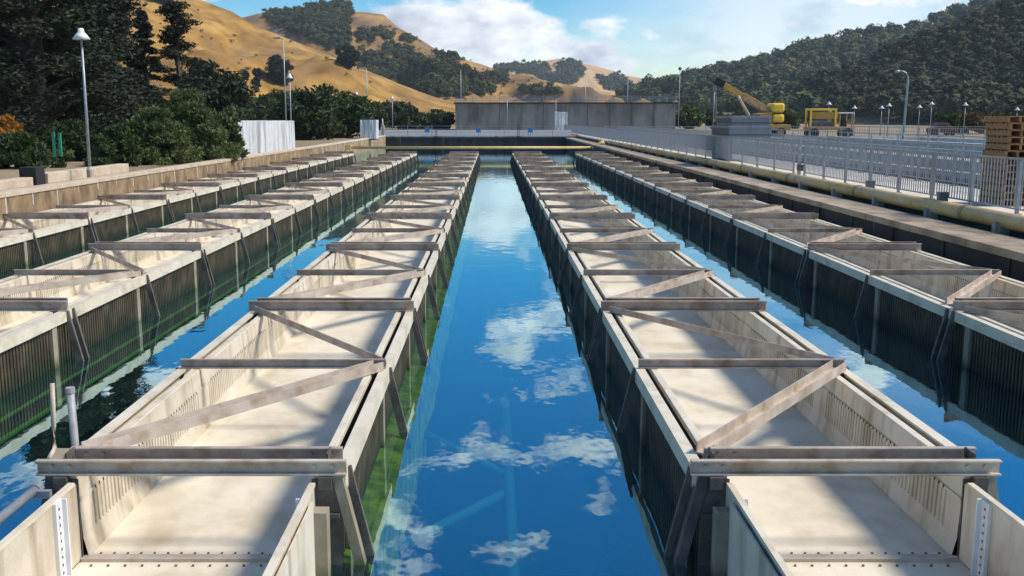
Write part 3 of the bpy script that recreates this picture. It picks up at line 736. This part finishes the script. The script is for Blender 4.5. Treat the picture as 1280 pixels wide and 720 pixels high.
MB().box(x0,x1,-1.2,1.2,rel(961,140)[2]-.05,rel(961,129)[2]).build('counterweight', YELB, cr, bevel=.22)
MB().box(x0+.1,x1,-1.2,1.2,rel(961,153)[2],rel(961,142)[2]-.05).build('engine_cover', YELB, cr, bevel=.22)
MB().box(rel(940,0)[0],rel(952,0)[0],-1.35,-1.12,rel(0,152)[2],rel(0,143)[2]).build('cab_window', GLASS, cr)
MB().box(-5.2,1.6,-1.2,1.2,.75,1.35).build('chassis', YEL, cr, bevel=.05)
for x in (-4.3,-2.6,.6):
    for s in (-1,1):
        w_ = MB().tube([(x,s*1.2,.52),(x,s*.85,.52)], .52, 16).build('wheel', TYRE, cr)
        MB().tube([(x,s*1.22,.52),(x,s*1.18,.52)], .27, 12).build('rim', YEL, w_)
# open framed machine
YM = 106; om = pt(1012,155,YM)
mc = empty('frame_machine', (om.x, YM, G)); tag(mc, 'small yellow open framed machine with pale canopy right of the crane', 'machine')
def rm(px, py): p = pt(px, py, YM); return (p.x-om.x, p.z-G)
xa, zt = rm(1011,138); xb, _ = rm(1042,135); xc, zc = rm(1047,142); xd, _ = rm(1062,142)
for yy in (-.8,.8):
    for x in (xa,xb): MB().box(x-.08,x+.08,yy-.08,yy+.08,.9,zt).build('frame_post', YELB, mc)
    MB().box(xa-.1,xb+.1,yy-.09,yy+.09,zt,zt+.22).build('frame_beam', YELB, mc)
MB().box(xa+.5,xb+.3,-.7,.7,zt-.85,zt-.15).build('cross_tray', YEL, mc)
MB().box(xa-.2,xd+.1,-.95,.95,.8,1.1).build('chassis', YEL, mc, bevel=.04)
MB().box(xa+.2,xb-.1,-.7,.7,1.1,1.6).build('engine', DSTEEL, mc, bevel=.05)
MB().box(xc-.1,xd+.1,-.9,.9,zc,zc+.13).build('canopy', WHITEP, mc, bevel=.03)
for x in (xc,xd):
    for yy in (-.8,.8): MB().box(x-.05,x+.05,yy-.05,yy+.05,1.1,zc).build('canopy_post', YEL, mc)
MB().box(xc+.4,xc+.9,-.3,.3,1.1,1.8).build('seat', BLACK, mc, bevel=.05)
for x in (xa+.4,xd-.4):
    for s in (-1,1): MB().tube([(x,s*1.0,.5),(x,s*.7,.5)], .5, 14).build('wheel', TYRE, mc)
# dark red vehicle far right
ov = pt(1177,152,120); v = empty('parked_pickup', (ov.x,120,G)); tag(v, 'low dark red vehicle parked before the trees at right', 'vehicle')
prof = [(-1.5,.35),(1.6,.35),(1.65,.85),(1.0,.95),(.55,1.45),(-.5,1.5),(-.95,1.0),(-1.5,.9)]
hgt = 1.0
mb = MB(); mb.prism(None, [[(x*.95,y,z) for x,z in prof] for y in (-.8,.8)]); mb.build('body', REDD, v, bevel=.06)
MB().prism(None, [[(x,y,z) for x,z in [(-.75,1.02),(.65,1.02),(.45,1.38),(-.42,1.42)]] for y in (-.83,.83)]).build('side_window', GLASS, v)
for x in (-.95,1.05):
    for s in (-1,1): MB().tube([(x,s*.85,.33),(x,s*.62,.33)], .33, 14).build('wheel', TYRE, v)

# ------------------------------------------------------------ vegetation
def quads_object(name, C, A, Bv, tint, m, parent=None, loc=None, tri=False):
    n = len(C)
    if tri:
        V_ = np.empty((n,3,3)); V_[:,0] = C-A-Bv*.6; V_[:,1] = C+A-Bv*.6; V_[:,2] = C+Bv; k = 3
    else:
        V_ = np.empty((n,4,3)); V_[:,0] = C-A; V_[:,1] = C-Bv*.55; V_[:,2] = C+A; V_[:,3] = C+Bv*.55; k = 4
    me = bpy.data.meshes.new(name)
    me.vertices.add(n*k); me.vertices.foreach_set('co', V_.reshape(-1).astype(np.float32))
    me.loops.add(n*k); me.loops.foreach_set('vertex_index', np.arange(n*k, dtype=np.int32))
    me.polygons.add(n); me.polygons.foreach_set('loop_start', np.arange(0, n*k, k, dtype=np.int32))
    me.polygons.foreach_set('loop_total', np.full(n, k, dtype=np.int32))
    ca = me.color_attributes.new('tint', 'FLOAT_COLOR', 'POINT')
    t4 = np.ones((n,k,4), dtype=np.float32); t4[:,:,:3] = tint[:,None,:]
    ca.data.foreach_set('color', t4.reshape(-1))
    me.materials.append(m); me.update(calc_edges=True)
    o = bpy.data.objects.new(name, me); COL.objects.link(o)
    if parent: o.parent = parent
    if loc is not None: o.location = loc
    return o
def rand_dirs(n):
    d = rng.normal(size=(n,3)); return d/np.linalg.norm(d,axis=1,keepdims=True)
def tree(loc, H, Rr, label, kind='oak', m=LEAFM, nclump=60, per=120, leaf=.16, name='oak_tree', group=None, cat='tree', low=.15, tint=(1,1,1)):
    o = empty(name, loc); tag(o, label, cat, group)
    tb = MB(); tb.tube([(0,0,-.2),(.02*H,0,H*.35),(-.01*H,.02*H,H*(.9 if kind != 'oak' else .7))], [H*.028+.05,H*.02+.03,.03], 7)
    cs = []; szs = []
    for i in range(nclump):
        if kind == 'cedar':
            t = low + (1-low)*(i+.5)/nclump; rad = Rr*(1-t)**.7*(.55+.6*random.random()); an = random.uniform(0,6.28)
            c = np.array([math.cos(an)*rad, math.sin(an)*rad, H*t-.10*rad]); sz = np.array([Rr*.26,Rr*.26,Rr*.10])*(1.25-.7*t)
        elif kind == 'pine':
            t = low + (1-low)*(i+.5)/nclump; rad = Rr*(1.0-.85*max(0,t-.35)/.65)*(.15+.85*random.random()); an = random.uniform(0,6.28)
            c = np.array([math.cos(an)*rad, math.sin(an)*rad, H*t+.15*rad]); sz = np.array([Rr*.26,Rr*.26,Rr*.06])
        elif kind == 'juniper':
            t = random.random(); rad = Rr*(1-t*.75)*random.random()**.5; an = random.uniform(0,6.28)
            c = np.array([math.cos(an)*rad, math.sin(an)*rad, H*(low+(1-low)*t)]); sz = np.array([Rr*.17,Rr*.17,Rr*.12])
        else:
            d = rand_dirs(1)[0]; q = random.random()**.4
            c = np.array([d[0]*Rr*q, d[1]*Rr*q, H*(.5+low*.5)+d[2]*q*H*(.5-low*.5)]); sz = np.array([Rr*.27,Rr*.27,Rr*.20])
        cs.append(c); szs.append(sz)
        if i % 3 == 0 and kind != 'juniper' or i % 6 == 0:
            zt_ = min(max(c[2]-.2*Rr, .1*H), .85*H)
            tb.tube([(0,0,zt_*.92),(c[0]*.5,c[1]*.5,(zt_*.92+c[2])/2+.02*H),tuple(c)], [.02*H*.5+.02,.01*H*.5+.012,.008], 4)
    C = np.repeat(np.array(cs), per, 0); Sz = np.repeat(np.array(szs), per, 0); n = len(C)
    off = rand_dirs(n)*(rng.random((n,1))**.45)
    C = C + off*Sz*1.15
    keep = C[:,2] > .05*H*0+.02; C = C[keep]; n = len(C)
    d = rand_dirs(n)
    if kind in ('cedar','pine'): d[:,2] *= .5
    if kind == 'juniper':
        d = d*.5 + np.array([0,0,.25]) + off[keep]*.6; d /= np.linalg.norm(d,axis=1,keepdims=True)
    e = rand_dirs(n); e -= d*(d*e).sum(1,keepdims=True); e /= np.linalg.norm(e,axis=1,keepdims=True)+1e-9
    sz = leaf*(.6+.8*rng.random((n,1)))
    br_ = (.6+.8*rng.random((n,1)))*np.repeat(.75+.5*rng.random((nclump,1)), per, 0)[keep]
    tn = br_*np.array(tint)[None,:]*np.hstack([.9+.25*rng.random((n,1)), np.ones((n,1)), .85+.3*rng.random((n,1))])
    tb.build('trunk', BARK, o)
    quads_object('crown', C, d*sz*1.3, e*sz*.8, tn, m, o)
    return o
def T_(px, Y, pyt, wpx, label, **kw):
    p = pt(px, pyt, Y); H = p.z-G+.1; Rr = wpx/2*Y/F
    return tree((p.x, Y, G-.1), H, Rr, label, **kw)
# big dark cedars on the left
ck = dict(kind='cedar', m=LEAFD, name='cedar_tree', group='dark cedars behind the left pool wall')
T_(20, 50, -190, 230, 'huge dark cedar filling the top left corner', nclump=260, per=190, leaf=.125, low=.10, **ck)
T_(78, 56, -220, 175, 'tall dark cedar behind the bell shaded lamp', nclump=260, per=190, leaf=.125, low=.10, **ck)
T_(124, 60, -90, 95, 'tall dark cedar right of the bell shaded lamp', nclump=200, per=180, leaf=.125, low=.10, **ck)
T_(176, 66, 14, 62, 'shorter dark cedar left of the slim pine', nclump=130, per=180, leaf=.12, low=.08, **ck)
T_(-60, 60, -150, 240, 'dark cedar at the extreme left edge', nclump=150, per=110, leaf=.2, low=.1, **ck)
T_(217, 62, 4, 118, 'slim open pine standing against the golden hill', kind='pine', m=LEAFD, name='pine_tree', nclump=27, per=300, leaf=.10, low=.28)
T_(262, 85, 82, 95, 'dark round oak right of the slim pine', m=LEAFD, nclump=70, per=130, leaf=.2, low=.0, tint=(1.3,1.4,1.2))
jk = dict(kind='juniper', m=LEAFJ, name='juniper_bush', group='green junipers along the left pool wall', cat='bush')
T_(236, 48, 118, 120, 'tallest bright green juniper beside the white wrapped stack', nclump=150, per=200, leaf=.07, low=.03, **jk)
T_(282, 50, 140, 60, 'juniper overlapping the left end of the white wrapped stack', nclump=70, per=100, leaf=.10, low=.03, **jk)
T_(192, 44, 140, 110, 'broad juniper right of the bell shaded lamp', nclump=130, per=200, leaf=.07, low=.03, **jk)
T_(148, 42, 160, 80, 'low dark juniper touching the bell shaded lamp pole', nclump=80, per=200, leaf=.07, low=.03, tint=(.6,.7,.6), **jk)
T_(85, 47, 158, 110, 'dull juniper over the low beige wall', nclump=100, per=100, leaf=.11, low=.18, tint=(.4,.5,.45), **jk)
T_(22, 40, 172, 100, 'juniper at the left edge above the short wall', nclump=90, per=110, leaf=.10, low=.1, tint=(.5,.6,.5), **jk)
T_(8, 43, 148, 50, 'small orange autumn shrub at the left edge', kind='juniper', m=LEAFO, name='autumn_shrub', cat='bush', nclump=34, per=70, leaf=.09, low=.55)
ok_ = dict(m=LEAFM, group='oaks beyond the white stack', nclump=70, per=110, leaf=.24, low=.0)
T_(300, 120, 118, 90, 'dull oak behind the left end of the white wrapped stack', **ok_)
T_(338, 125, 117, 70, 'oak behind the tallest slim pole', **ok_)
T_(385, 95, 110, 85, 'large dark oak right of the white wrapped stack', tint=(.7,.8,.7), **ok_)
T_(425, 105, 118, 75, 'greener oak left of the white sacks', tint=(1.0,1.15,.8), **ok_)
for i, (x_, yt, w_) in enumerate(((474,128,30),(497,124,44),(525,138,36),(552,138,34),(862,132,36),(895,140,34),(930,141,40),(985,138,34))):
    T_(x_, 185+i*3, yt, w_, ['small open oak above the white sacks','dark oak above the far railing left part','low oak above the far railing','low oak touching the left end of the concrete tank',
        'shrubby oak at the right end of the concrete tank','low yellow green oak under the crane boom','low oak behind the grey bins','low oak right of the crane'][i],
       nclump=36, per=80, leaf=.35, low=.0, tint=(1.4,1.4,.9) if i >= 4 else (1,1,1), group='small oaks on the flat beyond the pool')
for i, (x_, yt, w_) in enumerate(((1185,138,26),(1212,134,44),(1232,138,40))):
    T_(x_, 128+i*4, yt, w_, ['small green bush behind the dark red vehicle','reddish bush right of the dark red vehicle','reddish bush beside the pallet stack'][i], nclump=26, per=80, leaf=.22, low=.0,
       tint=((1.1,1.2,.8),(2.6,1.2,.9),(2.2,1.2,.9))[i], name='shrub', cat='bush', group='bushes at the right yard')

# ------------------------------------------------------------ hills
def interp(pts, x): return float(np.interp(x, [p[0] for p in pts], [p[1] for p in pts]))
HFN = {}
def hill(name, ridge, Yr, Yf, m, rough, n=260, rows=70, seed=0, g=1.15, back=1.5, nsc=60):
    x0, x1 = ridge[0][0], ridge[-1][0]; vs = []; fs = []
    def height(px, s):
        zr = pt(px, interp(ridge, px), Yr).z; Yy = Yf+(Yr-Yf)*s
        X = (px-VX)/F*Yr*(.75+.25*s) if False else (px-VX)/F*Yr
        if s <= 1: hz = (zr-G)*(s**g)
        else: hz = (zr-G)*(1-(s-1)/(back-1+1e-6))
        nn = mnoise.fractal(Vector((X/nsc, Yy/nsc*.6, seed)), 1.0, 2.1, 6)
        gull = abs(mnoise.noise(Vector((X/(nsc*.9)+.004*Yy, Yy/(nsc*4), seed+5))))
        amp = rough*(s*(1.0-s)*4*.8 + .08) if s <= 1 else rough*.3
        hz += amp*(nn*.9 - gull*.9)*min(1, max(0,(zr-G)/30))
        return Vector((X, Yy, G-.6+max(hz, -2)))
    tot = int(rows*back)
    for j in range(tot+1):
        s = j/rows
        for i in range(n+1):
            vs.append(height(x0+(x1-x0)*i/n, s))
    for j in range(tot):
        for i in range(n):
            a = j*(n+1)+i; fs.append((a,a+1,a+n+2,a+n+1))
    o = MB().add(vs, fs).build(name, m, smooth=True); tag(o, kind='structure')
    HFN[name] = height
    def at_px(px_, py_):      # point of the hill seen at this pixel (walk from foot to ridge along the ray)
        best = None
        for k in range(0, 101):
            s = k/100; Yy = Yf+(Yr-Yf)*s; q = pt(px_, py_, Yy); hx = VX + q.x/Yr*F
            if x0 <= hx <= x1:
                hp = height(hx, s)
                if hp.z >= q.z: return hp, s
        return None
    return height, at_px
hA, fA = hill('golden_hill', [(-500,-260),(-150,-110),(100,-50),(230,-12),(270,0),(300,12),(330,33),(400,60),(450,80),(500,103),(545,120),(590,133),(660,149)], 520, 230, HILLG, 15, seed=2, nsc=45)
hB, fB = hill('ridge_hill', [(150,60),(250,40),(330,16),(345,13),(372,12),(395,5),(425,2),(440,5),(450,14),(484,18),(500,33),(545,58),(590,73),(610,82),(640,93),(680,104),(740,111),(830,122),(930,149)], 1000, 480, HILLB, 36, seed=11, nsc=75)
hC, fC = hill('far_hill', [(480,110),(560,95),(615,84),(655,78),(700,72),(740,82),(780,93),(830,101),(900,112),(1000,149)], 1900, 1100, HILLP, 30, seed=21, nsc=160)
hD, fD = hill('wooded_hill', [(740,130),(790,114),(820,106),(870,100),(905,92),(950,78),(1020,55),(1080,42),(1150,32),(1190,12),(1215,2),(1300,-40),(1500,-110)], 1000, 420, HILLW, 20, seed=31, nsc=90)
hE, fE = hill('dark_wooded_hill', [(930,149),(975,128),(1010,108),(1060,92),(1120,62),(1180,38),(1240,14),(1300,-20),(1500,-110),(1800,-200)], 520, 250, HILLW, 9, seed=41)

def woods(name, spots, label, m=WOODS, per=170, tints=None):
    """spots: list of (point, radius, tint)"""
    Cs = []; Sz = []; Tn = []; Nr = []
    for p, r_, tn in spots:
        u_ = rand_dirs(per); u_[:,2] = np.where(u_[:,2] < -.3, -u_[:,2], u_[:,2]); Nr.append(u_); d = u_*(rng.random((per,1))**.2)
        lob = 1+.25*np.sin(d[:,:1]*5+p.x)+.2*np.sin(d[:,1:2]*6+p.y)
        c = d*lob*np.array([r_,r_,r_*.85]) + np.array([p.x,p.y,p.z+r_*.7])
        Cs.append(c); Sz.append(np.full((per,1), r_*.20)); Tn.append((.8+.4*rng.random((per,1)))*np.array(tn)[None,:])
    C = np.vstack(Cs); Sz = np.vstack(Sz); Tn = np.vstack(Tn); n = len(C)
    nr = np.vstack(Nr) + rand_dirs(n)*.55; nr /= np.linalg.norm(nr,axis=1,keepdims=True)
    d = rand_dirs(n); d -= nr*(d*nr).sum(1,keepdims=True); d /= np.linalg.norm(d,axis=1,keepdims=True)+1e-9; e = np.cross(nr, d)
    s_ = Sz*(.6+.8*rng.random((n,1)))
    o = quads_object(name, C, d*s_, e*s_, Tn, m, tri=True)
    tag(o, label, 'woods', kind='stuff'); return o
def rt():
    q = random.random()
    if q < .08: return (2.6,1.5,.7)
    if q < .22: return (1.9,1.55,.8)
    if q < .45: return (1.3,1.35,.9)
    b_ = random.uniform(.6,1.1); return (b_,b_,b_)
random.seed(12)
# right hills fully wooded
def cover(hf, x0, x1, n, r0, r1, smin=.02, smax=1.04, tf=rt):
    out = []
    for _ in range(n):
        px = random.uniform(x0,x1); s = random.uniform(smin,smax)
        p = hf(px, s); out.append((p, random.uniform(r0,r1), tf()))
    return out
woods('hillside_woods', cover(hE, 945, 1330, 2000, 3.0, 5.0, tf=lambda: (lambda b_: (b_*1.05,b_,b_*.95))(random.uniform(.38,.72))), 'dark dense woods covering the nearer right hill')
woods('far_hillside_woods', cover(hD, 770, 1300, 2600, 4.5, 8, tf=lambda: (lambda q: (.55*q[0]+.25,.55*q[1]+.45,.55*q[2]+.5))(rt())), 'mixed green and russet woods on the far right hill')  # tints drawn toward pale blue, haze put into the colour
# left woods by pixel polygons
def inpoly(x, y, P):
    c = False; j = len(P)-1
    for i in range(len(P)):
        if (P[i][1] > y) != (P[j][1] > y) and x < (P[j][0]-P[i][0])*(y-P[i][1])/(P[j][1]-P[i][1])+P[i][0]: c = not c
        j = i
    return c
def poly_cover(fn, polys, n, r0, r1, tf):
    out = []; tot = 0
    boxes = [(min(p[0] for p in P),max(p[0] for p in P),min(p[1] for p in P),max(p[1] for p in P)) for P in polys]
    areas = [(b[1]-b[0])*(b[3]-b[2]) for b in boxes]; A_ = sum(areas)
    for P, b_, a_ in zip(polys, boxes, areas):
        for _ in range(int(n*a_/A_)):
            x = random.uniform(b_[0],b_[1]); y = random.uniform(b_[2],b_[3])
            if not inpoly(x,y,P): continue
            x += random.gauss(0,2.6); y += random.gauss(0,1.8)
            q = fn(x,y)
            if q: out.append((q[0], random.uniform(r0,r1), tf()))
    return out
dk = lambda: (lambda b_: (b_,b_*1.05,b_*.9))(random.uniform(.5,1.0))
wB = poly_cover(fB, [[(330,18),(375,14),(400,8),(425,4),(440,8),(434,28),(438,62),(425,66),(395,55),(360,42),(335,28)],
    [(445,38),(470,48),(466,56),(448,48)],[(478,57),(500,65),(498,76),(480,66)],[(492,58),(530,78),(540,96),(520,90),(500,74)],
    [(455,70),(490,75),(500,90),(500,110),(470,108),(455,90)],[(505,90),(560,84),(590,95),(620,118),(570,122),(530,120),(505,110)],
    [(650,114),(690,113),(700,121),(655,122)],[(604,94),(632,96),(634,105),(606,105)],[(470,40),(490,46),(490,52),(472,47)],[(500,46),(520,52),(520,57),(502,52)],[(540,66),(575,78),(570,84),(545,74)],[(780,102),(830,104),(840,118),(780,118)]], 2600, 2.2, 3.9, dk)
woods('ridge_woods', wB, 'dark oak woods in patches on the golden ridge at left')
blu = lambda: (lambda b_: (b_*.9,b_,b_*1.3))(random.uniform(.9,1.4))  # blue of the distance haze put into the leaf tint
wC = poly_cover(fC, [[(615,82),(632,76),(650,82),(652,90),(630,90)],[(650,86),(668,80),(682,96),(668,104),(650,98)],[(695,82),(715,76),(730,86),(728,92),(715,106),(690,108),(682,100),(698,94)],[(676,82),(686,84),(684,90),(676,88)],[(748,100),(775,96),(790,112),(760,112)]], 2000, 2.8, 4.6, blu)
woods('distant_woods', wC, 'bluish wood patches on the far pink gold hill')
scr = poly_cover(fA, [[(160,0),(300,15),(450,85),(560,128),(300,128),(230,90)]], 75, .35, 1.3, lambda: (1.2,.9,.7)) 
scr += poly_cover(fB, [[(440,20),(500,40),(600,75),(700,108),(640,122),(460,112)]], 280, .7, 2.2, dk)
woods('scattered_scrub', scr, 'small scattered scrub dotted over the golden hills', per=70)
# single trees standing on the golden hill
for i, (x_, y_, w_) in enumerate(((350,104,34),(434,86,27),(318,24,24),(308,22,16),(205,4,30),(240,20,0),(430,127,0),(322,97,12),(306,102,10),(320,110,12))):
    if not w_: continue
    q = fA(x_, y_)
    if not q: continue
    p = q[0]; Rr = w_/2*p.y/F
    labs = {0:'round dark oak alone on the golden slope behind the tallest slim pole',1:'dark spreading oak alone on the golden slope near its ridge',2:'dark oak on the skyline of the golden hill',3:'small oak left of the skyline oak on the golden hill',4:'dark oak at the top of the golden hill behind the pine',7:'low shrub left of the round dark oak on the slope',8:'smallest shrub on the slope above the dull oak',9:'lowest shrub on the golden slope'}
    tree((p.x,p.y,p.z-1), Rr*1.9+1, Rr, labs[i], m=LEAFD, nclump=60, per=130, leaf=.42 if w_ > 14 else .25, low=.0, group='lone trees on the golden hill')

# ------------------------------------------------------------ camera, sky, sun
cam = bpy.data.cameras.new('camera'); co = bpy.data.objects.new('camera', cam); COL.objects.link(co)
co.location = (0,0,HC); co.rotation_euler = (math.pi/2-TH, 0, 0)
cam.sensor_width = 36; cam.lens = 36*F/1280; cam.shift_x = (640-VX)/1280; cam.clip_end = 12000; cam.clip_start = .05
S.camera = co
SEL, SAZ = R(48), R(94)     # azimuth clockwise from +Y
sv = Vector((math.sin(SAZ)*math.cos(SEL), math.cos(SAZ)*math.cos(SEL), math.sin(SEL)))
sl = bpy.data.lights.new('sun', 'SUN'); sl.energy = 4.1; sl.angle = R(13.0); sl.color = (1,.90,.77)
so = bpy.data.objects.new('sun', sl); COL.objects.link(so); so.rotation_euler = sv.to_track_quat('Z','Y').to_euler(); so.location = (20,0,40)
W = bpy.data.worlds.new('World'); S.world = W; W.use_nodes = True
nt = W.node_tree; N = nt.nodes; L = nt.links
bg = N['Background']; bg.inputs['Strength'].default_value = .115
sky = N.new('ShaderNodeTexSky'); sky.sky_type = 'NISHITA'; sky.sun_disc = False
sky.sun_elevation = SEL; sky.sun_rotation = SAZ; sky.air_density = 1.0; sky.dust_density = .15; sky.ozone_density = 1.6; sky.altitude = 300
tc = N.new('ShaderNodeTexCoord')
sx = N.new('ShaderNodeSeparateXYZ'); L.new(tc.outputs['Generated'], sx.inputs[0])
def math_(op, a, b=None, c=None, clamp=False):
    n = N.new('ShaderNodeMath'); n.operation = op; n.use_clamp = clamp
    for i, v in enumerate((a,b,c)):
        if v is None: continue
        if isinstance(v, (int,float)): n.inputs[i].default_value = v
        else: L.new(v, n.inputs[i])
    return n.outputs[0]
zc_ = math_('MAXIMUM', sx.outputs['Z'], 0.0)
def bump_(sock, c, w):      # smooth hill around c
    return math_('SUBTRACT', 1.0, math_('MULTIPLY', math_('ABSOLUTE', math_('SUBTRACT', sock, c)), 1.0/w), clamp=True)
def cnoise(scale, st, loc, det=10, ro=.55):
    mp = N.new('ShaderNodeMapping'); mp.inputs['Scale'].default_value = st; mp.inputs['Location'].default_value = loc
    L.new(tc.outputs['Generated'], mp.inputs['Vector'])
    n = N.new('ShaderNodeTexNoise'); n.inputs['Scale'].default_value = scale; n.inputs['Detail'].default_value = det; n.inputs['Roughness'].default_value = ro
    L.new(mp.outputs[0], n.inputs['Vector']); return n.outputs[0]
nA = cnoise(8.0, (1,1,2.0), (CLX, .3, .7))
boost = math_('MULTIPLY', math_('MULTIPLY', bump_(sx.outputs['X'], -.10, .30), bump_(zc_, .07, .12)), .22)
boost2 = math_('MULTIPLY', math_('MULTIPLY', bump_(sx.outputs['X'], .12, .30), bump_(zc_, .24, .16)), .08)
d1 = math_('SUBTRACT', math_('ADD', math_('ADD', nA, boost), boost2), .565)
m1 = math_('MULTIPLY', d1, 13.0, clamp=True)
nB = cnoise(4.0, (1,1,5.0), (1.3, 2.2, .1), 9, .6)
ux = N.new('ShaderNodeMapRange'); ux.inputs['From Min'].default_value = .06; ux.inputs['From Max'].default_value = .24; L.new(sx.outputs['X'], ux.inputs['Value'])
uz = N.new('ShaderNodeMapRange'); uz.inputs['From Min'].default_value = .30; uz.inputs['From Max'].default_value = .12; L.new(zc_, uz.inputs['Value'])
m2 = math_('MULTIPLY', math_('MULTIPLY', math_('SUBTRACT', nB, .30), 4.0, clamp=True), math_('MULTIPLY', ux.outputs[0], uz.outputs[0]))
m2 = math_('MULTIPLY', m2, .62)
msk = math_('MAXIMUM', m1, m2)
nC = cnoise(14, (1,1,2.2), (.4,.9,.2), 8, .6)
shade = math_('ADD', math_('MULTIPLY', d1, 1.2), math_('MULTIPLY', math_('SUBTRACT', nC, .5), .9))
cr = N.new('ShaderNodeValToRGB'); cr.color_ramp.elements[0].position = .0; cr.color_ramp.elements[0].color = (8.3,8.4,8.5,1)
cr.color_ramp.elements[1].position = .32; cr.color_ramp.elements[1].color = (3.5,4.1,5.0,1)
L.new(shade, cr.inputs[0])
mx = N.new('ShaderNodeMix'); mx.data_type = 'RGBA'
hs_ = N.new('ShaderNodeHueSaturation'); sz_ = N.new('ShaderNodeMapRange'); sz_.inputs['From Max'].default_value = .3; sz_.inputs['To Min'].default_value = 1.95; sz_.inputs['To Max'].default_value = 2.0; L.new(zc_, sz_.inputs['Value']); L.new(sz_.outputs[0], hs_.inputs['Saturation']); hs_.inputs['Value'].default_value = 1.0
L.new(sky.outputs[0], hs_.inputs['Color'])
L.new(msk, mx.inputs['Factor']); L.new(hs_.outputs[0], mx.inputs['A']); L.new(cr.outputs[0], mx.inputs['B'])
L.new(mx.outputs['Result'], bg.inputs['Color'])

hz = MB().box(-1800,1500,-60,2950,-6,330)
hm = bpy.data.materials.new('haze_air'); hm.use_nodes = True; hn = hm.node_tree
hn.nodes.remove(hn.nodes['Principled BSDF']); pv = hn.nodes.new('ShaderNodeVolumePrincipled')
pv.inputs['Color'].default_value = (.75,.86,1,1); pv.inputs['Density'].default_value = HAZE
hn.links.new(pv.outputs[0], hn.nodes['Material Output'].inputs['Volume'])
tag(hz.build('haze', hm), 'thin pale summer haze over the whole valley', 'haze', kind='stuff')
S.view_settings.view_transform = 'Standard'; S.view_settings.look = 'None'; S.view_settings.exposure = 0.38; S.view_settings.gamma = 1
S.render.engine = 'CYCLES'
S.cycles.max_bounces = 8; S.cycles.transparent_max_bounces = 12
